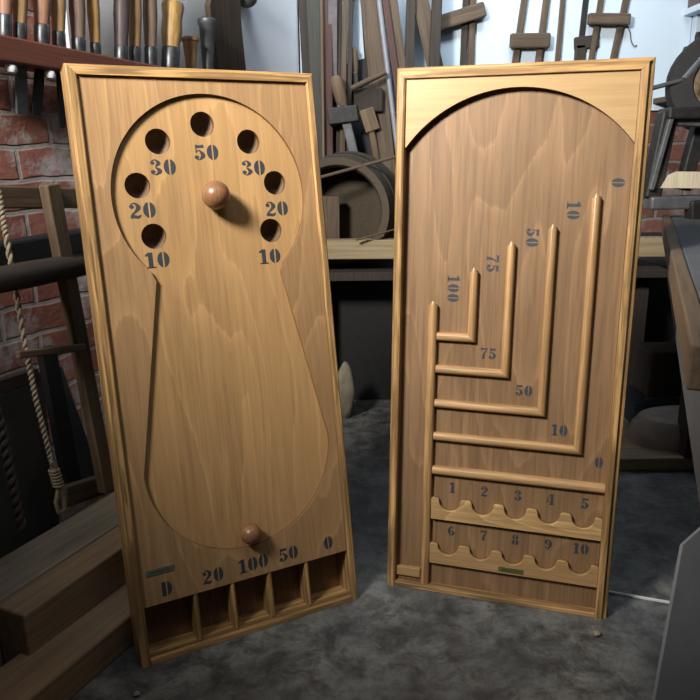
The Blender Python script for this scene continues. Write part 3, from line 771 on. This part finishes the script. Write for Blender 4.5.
# silver pipe
p1, p0 = atY(379, 0, yy - .1), atY(392.5, 110, yy - .13)
k = (p1 - O).length / F; d = p0 - p1
tag(turned('pipe', p0 + d * ((zs - p0.z) / d.z), p1 - d * .5, [(2.4 * k, 0), (2.4 * k, 1)], M_silver, seg=12), 'slim silver metal pipe leaning against the lumber', 'pipe')
leaner('batten', (385, 0), (398, 90), 6, .014, M_red, yy - .09, 'red-brown batten right of the silver pipe', 'batten')
leaner('plank', (392.5, 0), (403, 80), 9, .016, M_old, yy - .07, 'grey-brown plank right of the red-brown batten')
leaner('post', (411, 0), (409, 70), 8, .03, M_olddark, yy - .06, 'dark upright post near the left corner of the right game board', 'post')
leaner('plank', (420, 0), (436, 70), 13, .014, M_old, yy - .05, 'slanting brown plank crossing between two dark posts', taper=1.15)
leaner('post', (437, 0), (434, 70), 9, .03, M_olddark, yy - .09, 'grey-brown upright post right of the slanting plank', 'post')
# handled tools
def handtool(label, h0, h1, rpx, y, parts):
    e = empty('hand_tool', label, 'tool', Matrix.Translation(atY(*h1, y)))
    p0, p1 = atY(*h1, y), atY(*h0, y); k = (p0 - O).length / F; r = rpx * k
    adopt(turned('handle', p0, p1, [(r * .7, 0), (r * .95, .2), (r, .6), (r * .95, .9), (r * .6, 1)], M_oldtan), e)
    for nm, a, b, w, t, mt in parts:
        q0, q1 = atY(*a, y - .002), atY(*b, y - .002)
        adopt(stick(nm, q0, q1, w * k, t, mt, bev=.004), e)
    return e
y2 = 2.845
handtool('wooden-handled tool with a wide iron cross head standing behind the tub', (335, 76), (343, 106), 6.0, y2,
         [('shaft', (342, 104), (365, 200), 9, .02, M_irongrey), ('cross_head', (328, 117), (358, 113), 15, .05, M_iron)])
handtool('small tan-handled tool hanging among the dark battens', (353.5, 48), (355.5, 73), 3.6, y2 + .1,
         [('shank', (355, 72), (356, 92), 6, .02, M_iron), ])
handtool('tool with squared wooden block head and thin shaft, right of the iron cross head', (371, 128), (377, 160), 3.5, y2,
         [('block_head', (366, 109), (373, 131), 14, .035, M_oldtan), ('shaft', (376, 155), (383, 200), 6, .015, M_old)])
rod('stick', (351, 89), (386, 72), y2 - .04, y2 - .03, 2.6, M_old, 'short brown stick slanting above the block-headed tool')
bm = bmesh.new(); a = atY(354, 112, y2 - .01); b = atY(383, 88, y2 - .01); box(bm, (a.x, y2 - .015, a.z), (b.x, y2 + .03, b.z), .006)
tag(mesh_obj('plane_body', bm, M_olddark), 'dark wooden tool body wedged behind the slanting stick', 'tool')

# ------------------------------------------------------------------ bow saws hanging on the white back wall
ys = YB - .023
def bowsaw(label, rods, blocks, mats=None):
    c = atY(*rods[0][0], ys)
    e = empty('bow_saw', label, 'saw', Matrix.Translation(c), 'wooden saw frames on the white wall')
    for a, b, w, mt in rods:
        p0, p1 = atY(*b, ys), atY(*a, ys); k = (p0 - O).length / F
        adopt(stick('upright', p0, p1 + (p1 - p0) * .35, w * k, .016, mt, bev=.004), e)
    for a, b, w, mt in blocks:
        p0, p1 = atY(*a, ys - .018), atY(*b, ys - .018); k = (p0 - O).length / F
        adopt(stick('cross_bar', p0, p1, w * k, .03, mt, bev=.007), e)
    return e
bowsaw('wooden saw frame with a slanting cross bar, left of the white wall by the posts', [((466, 0), (462, 90), 6, M_olddark), ((473, 0), (470, 90), 6, M_old)], [((438, 24), (485, 9), 13, M_old)])
bowsaw('saw frame with two thin brown rods through a chunky brown block', [((524.5, 0), (508, 110), 6, M_old), ((546.5, 0), (532, 110), 6, M_old)], [((510, 41), (550, 40.5), 12.5, M_old)])
p0, p1 = atY(553, 110, ys), atY(563, 0, ys)
tag(stick('rod', p0, p1 + (p1 - p0) * .35, 4.5 * 3.1 / F, .014, M_old, bev=.003), 'single thin brown rod hanging between the two saw frames', 'rod')
bowsaw('saw frame with two brown rods through a high cross bar, furthest right', [((601, 0), (583, 110), 5, M_old), ((626, 0), (602, 110), 5.5, M_old)], [((588, 19), (630, 19.5), 9.5, M_old)])
e = empty('clamp', 'dark iron clamp with jaws behind the right saw frame', 'clamp', Matrix.Translation(atY(587, 0, ys + .01)))
k = 3.1 / F
adopt(stick('bar', atY(573, 110, ys + .012), atY(589, -30, ys + .012), 5.5 * k, .014, M_iron, bev=.002), e)
adopt(stick('jaw', atY(574, 44, ys + .006), atY(599, 41, ys + .006), 11 * k, .02, M_olddark, bev=.008), e)
adopt(stick('foot', atY(579, 75, ys + .006), atY(580.5, 44, ys + .006), 10 * k, .02, M_olddark, bev=.006), e)
# wire curl on the wall
bm = bmesh.new(); tube(bm, [atY(x, y, YB - .018) for x, y in crm([(627, 25), (630, 32), (631, 40), (634, 46), (637, 45)], 6)], .002, 6)
tag(mesh_obj('wire', bm, M_irongrey, smooth=True), 'short bent wire hanging on the white wall', 'wire')

# ------------------------------------------------------------------ right: workbench with vice
zt2 = .745
e0, e1 = atZ(671, 215, zt2), atZ(700, 300, zt2)
bd = (e1 - e0).normalized(); bs = Vector((-bd.y, bd.x, 0))          # bd: towards the camera ; bs: to the right
if bs.x < 0: bs = -bs
far = e0; near = e0 + bd * 1.62
rw = empty('workbench', 'grey workbench along the right edge with deep front apron', 'bench', Matrix.Translation((far.x, far.y, 0)))
adopt(stick('bench_top', far + bs * .30 - UPV * .0225, near + bs * .30 - UPV * .0225, .60, .045, M_slab, ref=UPV, bev=.003), rw)
adopt(stick('edge_strip', far - bs * .012 - UPV * .024, near - bs * .012 - UPV * .024, .022, .05, M_oldtan, ref=UPV, bev=.003), rw)
adopt(stick('apron', far + bs * .02 - UPV * .117, near + bs * .02 - UPV * .117, .03, .135 , M_slab, ref=UPV, bev=.002), rw)
for s in (.12, 1.5):
    for w in (.12, .54):
        p = far + bd * s + bs * w; adopt(stick('leg', Vector((p.x, p.y, 0)), Vector((p.x, p.y, zt2 - .047)), .07, .07, M_olddark), rw)
# vice
yv = 2.12
def Vp(x, y, off=0): return atY(x, y, yv + off)
kv = 2.24 / F
vc = empty('bench_vice', 'dark iron vice with slanting arm on the far end of the right workbench', 'vice', Matrix.Translation(Vp(660, 205)))
adopt(stick('arm', Vp(650, 198), Vp(668, 112), 15 * kv, .05, M_iron, bev=.006), vc)
adopt(stick('arm_rib', Vp(650.5, 190, -.03), Vp(671, 117, -.03), 4 * kv, .02, M_irongrey, bev=.002), vc)
adopt(stick('base_bar', Vp(647, 203, -.01), Vp(720, 201, -.01), 12 * kv, .06, M_irongrey, bev=.006), vc)
adopt(stick('upper_jaw', Vp(663, 114, -.005), Vp(712, 113, -.005), 10 * kv, .08, M_iron, bev=.006), vc)
adopt(stick('jaw_block', Vp(670, 120, .01), Vp(716, 122, .01), 10 * kv, .06, M_irongrey, bev=.006), vc)
adopt(stick('brace', Vp(682, 190, .06), Vp(704, 108, .06), 12 * kv, .04, M_iron, bev=.004), vc)
adopt(stick('screw_block', Vp(694, 232, -.03), Vp(694, 200, -.03), 12 * kv, .05, M_iron, bev=.006), vc)
adopt(turned('lever', Vp(651, 88.5, .10), Vp(690, 78, .10), [(2.2 * kv, 0), (2.0 * kv, 1)], M_irongrey, seg=10), vc)
# pale wooden bar in the vice, bevelled end
bm = bmesh.new()
pts = [(660, 188), (668, 175), (676, 171.5), (730, 172), (730, 188.5)]
f = [bm.verts.new(Vp(x, y, -.06)) for x, y in pts]; g = [bm.verts.new(Vp(x, y, .0)) for x, y in pts]
bm.faces.new(f); bm.faces.new(g[::-1])
for i in range(5): bm.faces.new((f[i], g[i], g[(i + 1) % 5], f[(i + 1) % 5]))
tag(mesh_obj('wooden_bar', bm, M_bone), 'pale bare wooden bar with a slanted end held in the iron vice', 'bar')
# grinding wheel
gc = Vp(719, 84, .10); gw = empty('grinding_wheel', 'black guarded grinding wheel with tan stone at the upper right edge', 'grinder', Matrix.Translation(gc))
Mg = frame_m(gc, gc + Vector((-.25, -1, .1)), UPV)
bm = bmesh.new(); lathe(bm, [(.07, -.03), (.139, -.03), (.142, -.02), (.142, .02), (.135, .03), (.076, .03), (.076, .01)], 32, cap=False); o = mesh_obj('guard', bm, M_black, smooth=True); o.matrix_world = Mg; adopt(o, gw)
bm = bmesh.new(); lathe(bm, [(.0, -.025), (.075, -.02), (.072, .022), (.0, .024)], 32); o = mesh_obj('stone', bm, M_oldtan, smooth=True); o.matrix_world = Mg; adopt(o, gw)
adopt(stick('guard_strap', Vp(684, 79, -.0), Vp(708, 52, -.0), 4 * kv, .02, M_irongrey, bev=.003), gw)
adopt(stick('stand', Vp(706, 125, .12), Vp(706, 95, .14), 26 * kv, .05, M_iron, bev=.006), gw)
# black can with nozzle, on the wall ledge behind
yc = 2.74
cn = empty('oil_can', 'black oil can with short nozzle behind the grinding wheel', 'can', Matrix.Translation(atY(697, 70, yc)))
k = 3.0 / F; b0 = atY(698, 90, yc); t0 = atY(698, 45, yc)
adopt(turned('can_body', b0, t0, [(12 * k, 0), (12.5 * k, .05), (12.5 * k, .9), (11 * k, 1)], M_black), cn)
adopt(turned('nozzle', t0, atY(698, 32, yc), [(3.0 * k, 0), (2.6 * k, .7), (1.6 * k, 1)], M_black, seg=12), cn)
sh = tag(stick('wall_shelf', atY(690.5, 10, YB - .07), atY(760, 10, YB - .07), .13, .022, M_white, ref=UPV), 'small white shelf at the top right corner', 'shelf')
sh['label'] = 'small white shelf at the top right corner of the wall'
lz = atY(690, 93.5, yc).z; bm = bmesh.new(); box(bm, (atY(681, 93, yc).x, yc - .06, lz - .02), (atY(770, 93, yc).x, YB - .0145, lz), .002)
ledge = tag(mesh_obj('ledge', bm, M_old), 'narrow ledge under the black oil can', 'ledge')
bm = bmesh.new(); a = atY(691.5, 8, YB - .07); b = atY(720, -12, YB - .07); box(bm, (a.x, YB - .11, a.z - .0), (b.x, YB - .03, b.z), .006)
tag(mesh_obj('box', bm, M_h_purple), 'dark box standing on the small white shelf', 'box')

# ------------------------------------------------------------------ right: under the bench
def Q(x, y, yy): return atY(x, y, yy)
pz = .0
y3 = 2.02
a = Q(612, 459, y3); b = Q(612, 489, y3); 
zt3 = a.z
xa = Q(600, 470, y3).x
bm = bmesh.new(); box(bm, (xa, y3, 0.0), (1.25, y3 + .28, zt3), .004)
wp = mesh_obj('timber_sill', bm, wood('sill_timber', srgb(146, 128, 104), .3, 'x', rough=.85, gscale=.5)); tag(wp, 'low squared timber on the floor under the right workbench', 'timber')
# rounded grey grindstone
gy = y3 + .14
g0 = Q(690, 455, gy); g0.z = zt3 + .0005; gt = Q(690, 412, gy).z
bm = bmesh.new(); rr = abs(Q(690, 440, gy).x - Q(627, 440, gy).x)
H = gt - zt3
lathe(bm, [(0, 0), (rr * .98, 0), (rr, H * .25), (rr * .97, H * .6), (rr * .86, H * .88), (rr * .6, H * .98), (0, H)], 36, Matrix.Translation(g0) @ Matrix.Diagonal((1, .55, 1, 1)), cap=False)
tag(mesh_obj('grindstone', bm, M_stone, smooth=True), 'round-shouldered grey stone block resting on the low timber at right', 'stone')
# dark crate behind it
cy = 2.42
c0, c1 = Q(646, 398, cy), Q(705, 352, cy)
bm = bmesh.new(); box(bm, (c0.x, cy, c0.z), (c1.x, cy + .15, c1.z), .008); 
cr = empty('crate', 'dark brown crate with a pale lower rim in the shadow under the right workbench', 'crate', Matrix.Translation((c0.x, cy, 0)))
adopt(mesh_obj('crate_body', bm, M_olddark), cr)
bm = bmesh.new(); box(bm, (c0.x - .004, cy - .006, c0.z - .008), (c1.x, cy - .0005, c0.z + .004), .001); adopt(mesh_obj('rim', bm, M_irongrey), cr)
bm = bmesh.new(); box(bm, (c0.x - .05, cy - .02, 0), (c1.x + .04, cy + .17, c0.z - .009), .006)
tag(mesh_obj('blue_box', bm, M_bluegrey), 'blue-black box carrying the dark crate behind the grey stone', 'box')
bm = bmesh.new(); hk = [(682, 392), (677, 384), (678, 375), (685, 371), (690, 374)]
tube(bm, [Q(x, y, cy - .012) for x, y in crm(hk, 5)], .006, 8); o = mesh_obj('handle', bm, M_black, smooth=True); adopt(o, cr)
# grey slab standing in the near right corner
sp0 = Q(683, 545, .93)
bm = bmesh.new()
tl = sp0; top2 = Q(706, 520, 1.02)
lo = Q(655, 700, .83); lo = tl + (lo - tl) * (tl.z / (tl.z - lo.z)); ed = Vector((.40, .15, 0))
pts = [lo, lo + ed, tl + ed + Vector((0, .06, .20)), tl]
nn = (pts[1] - pts[0]).cross(pts[3] - pts[0]).normalized()
tag(plane_obj('grey_slab', pts, M_slab2, .006, nn, None), 'dark grey slab standing in the near right corner of the floor', 'slab')
# small things on the floor
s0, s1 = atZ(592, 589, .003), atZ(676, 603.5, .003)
tag(stick('sun_sliver_white', s0, s1, .0042, .005, M_strip, ref=UPV, bev=.0005), 'sliver of sunlight on the floor right of the slot board, built as a white strip', 'strip')  # sunlight modelled as a thin white bar
def lump(name, c, r, mat, label, cat, sq=(1, 1, .7)):
    bm = bmesh.new(); bmesh.ops.create_icosphere(bm, subdivisions=3, radius=r)
    for v in bm.verts: v.co *= 1 + .18 * math.sin(v.co.x / r * 3 + 1) * math.cos(v.co.y / r * 4) + .06 * random.random()
    for v in bm.verts: v.co = Vector((v.co.x * sq[0], v.co.y * sq[1], v.co.z * sq[2]))
    zm = min(v.co.z for v in bm.verts)
    o = mesh_obj(name, bm, mat, smooth=True, auto=False); o.location = Vector((c.x, c.y, -zm)); return tag(o, label, cat)
lump('pebble', atZ(597, 634, .004), .007, M_pale, 'small pale pebble on the floor below the slot board', 'pebble')
lump('pebble', atZ(137, 694, .004), .006, M_pale, 'small pale pebble on the floor at the foot of the keyhole board', 'pebble')
c = atZ(345, 418, .0); 
lump('pale_stone', c, .052, M_pale, 'tall pale lumpy stone on the dark floor behind the keyhole board', 'stone', (.75, .8, 1.75))

# ------------------------------------------------------------------ light
def area(name, loc, target, sx, sy, power, color, spread=180):
    l = bpy.data.lights.new(name, 'AREA'); l.shape = 'RECTANGLE'; l.size = sx; l.size_y = sy; l.energy = power; l.color = color
    l.spread = math.radians(spread)
    o = bpy.data.objects.new(name, l); col.objects.link(o); o.location = loc
    o.rotation_euler = (Vector(target) - Vector(loc)).to_track_quat('-Z', 'Y').to_euler(); return o
area('window_light', (-1.05, .20, 1.95), (.08, 1.6, 1.30), .4, .4, 26, (1, .97, .92), 75)
area('skylight', (-.1, 2.1, 2.5), (-.1, 3.0, 1.85), 2.4, .35, 22, (.80, .90, 1.0), 78)
area('fill_light', (.3, .6, 2.5), (.2, 1.4, 0), 1.0, .8, 5, (.93, .96, 1.0), 150)  # unseen fill added from above
w = bpy.data.worlds.new('world'); scene.world = w; w.use_nodes = True
w.node_tree.nodes['Background'].inputs[0].default_value = (.75, .85, 1, 1); w.node_tree.nodes['Background'].inputs[1].default_value = 0.02
scene.view_settings.view_transform = 'Standard'; scene.view_settings.look = 'None'; scene.view_settings.exposure = 0
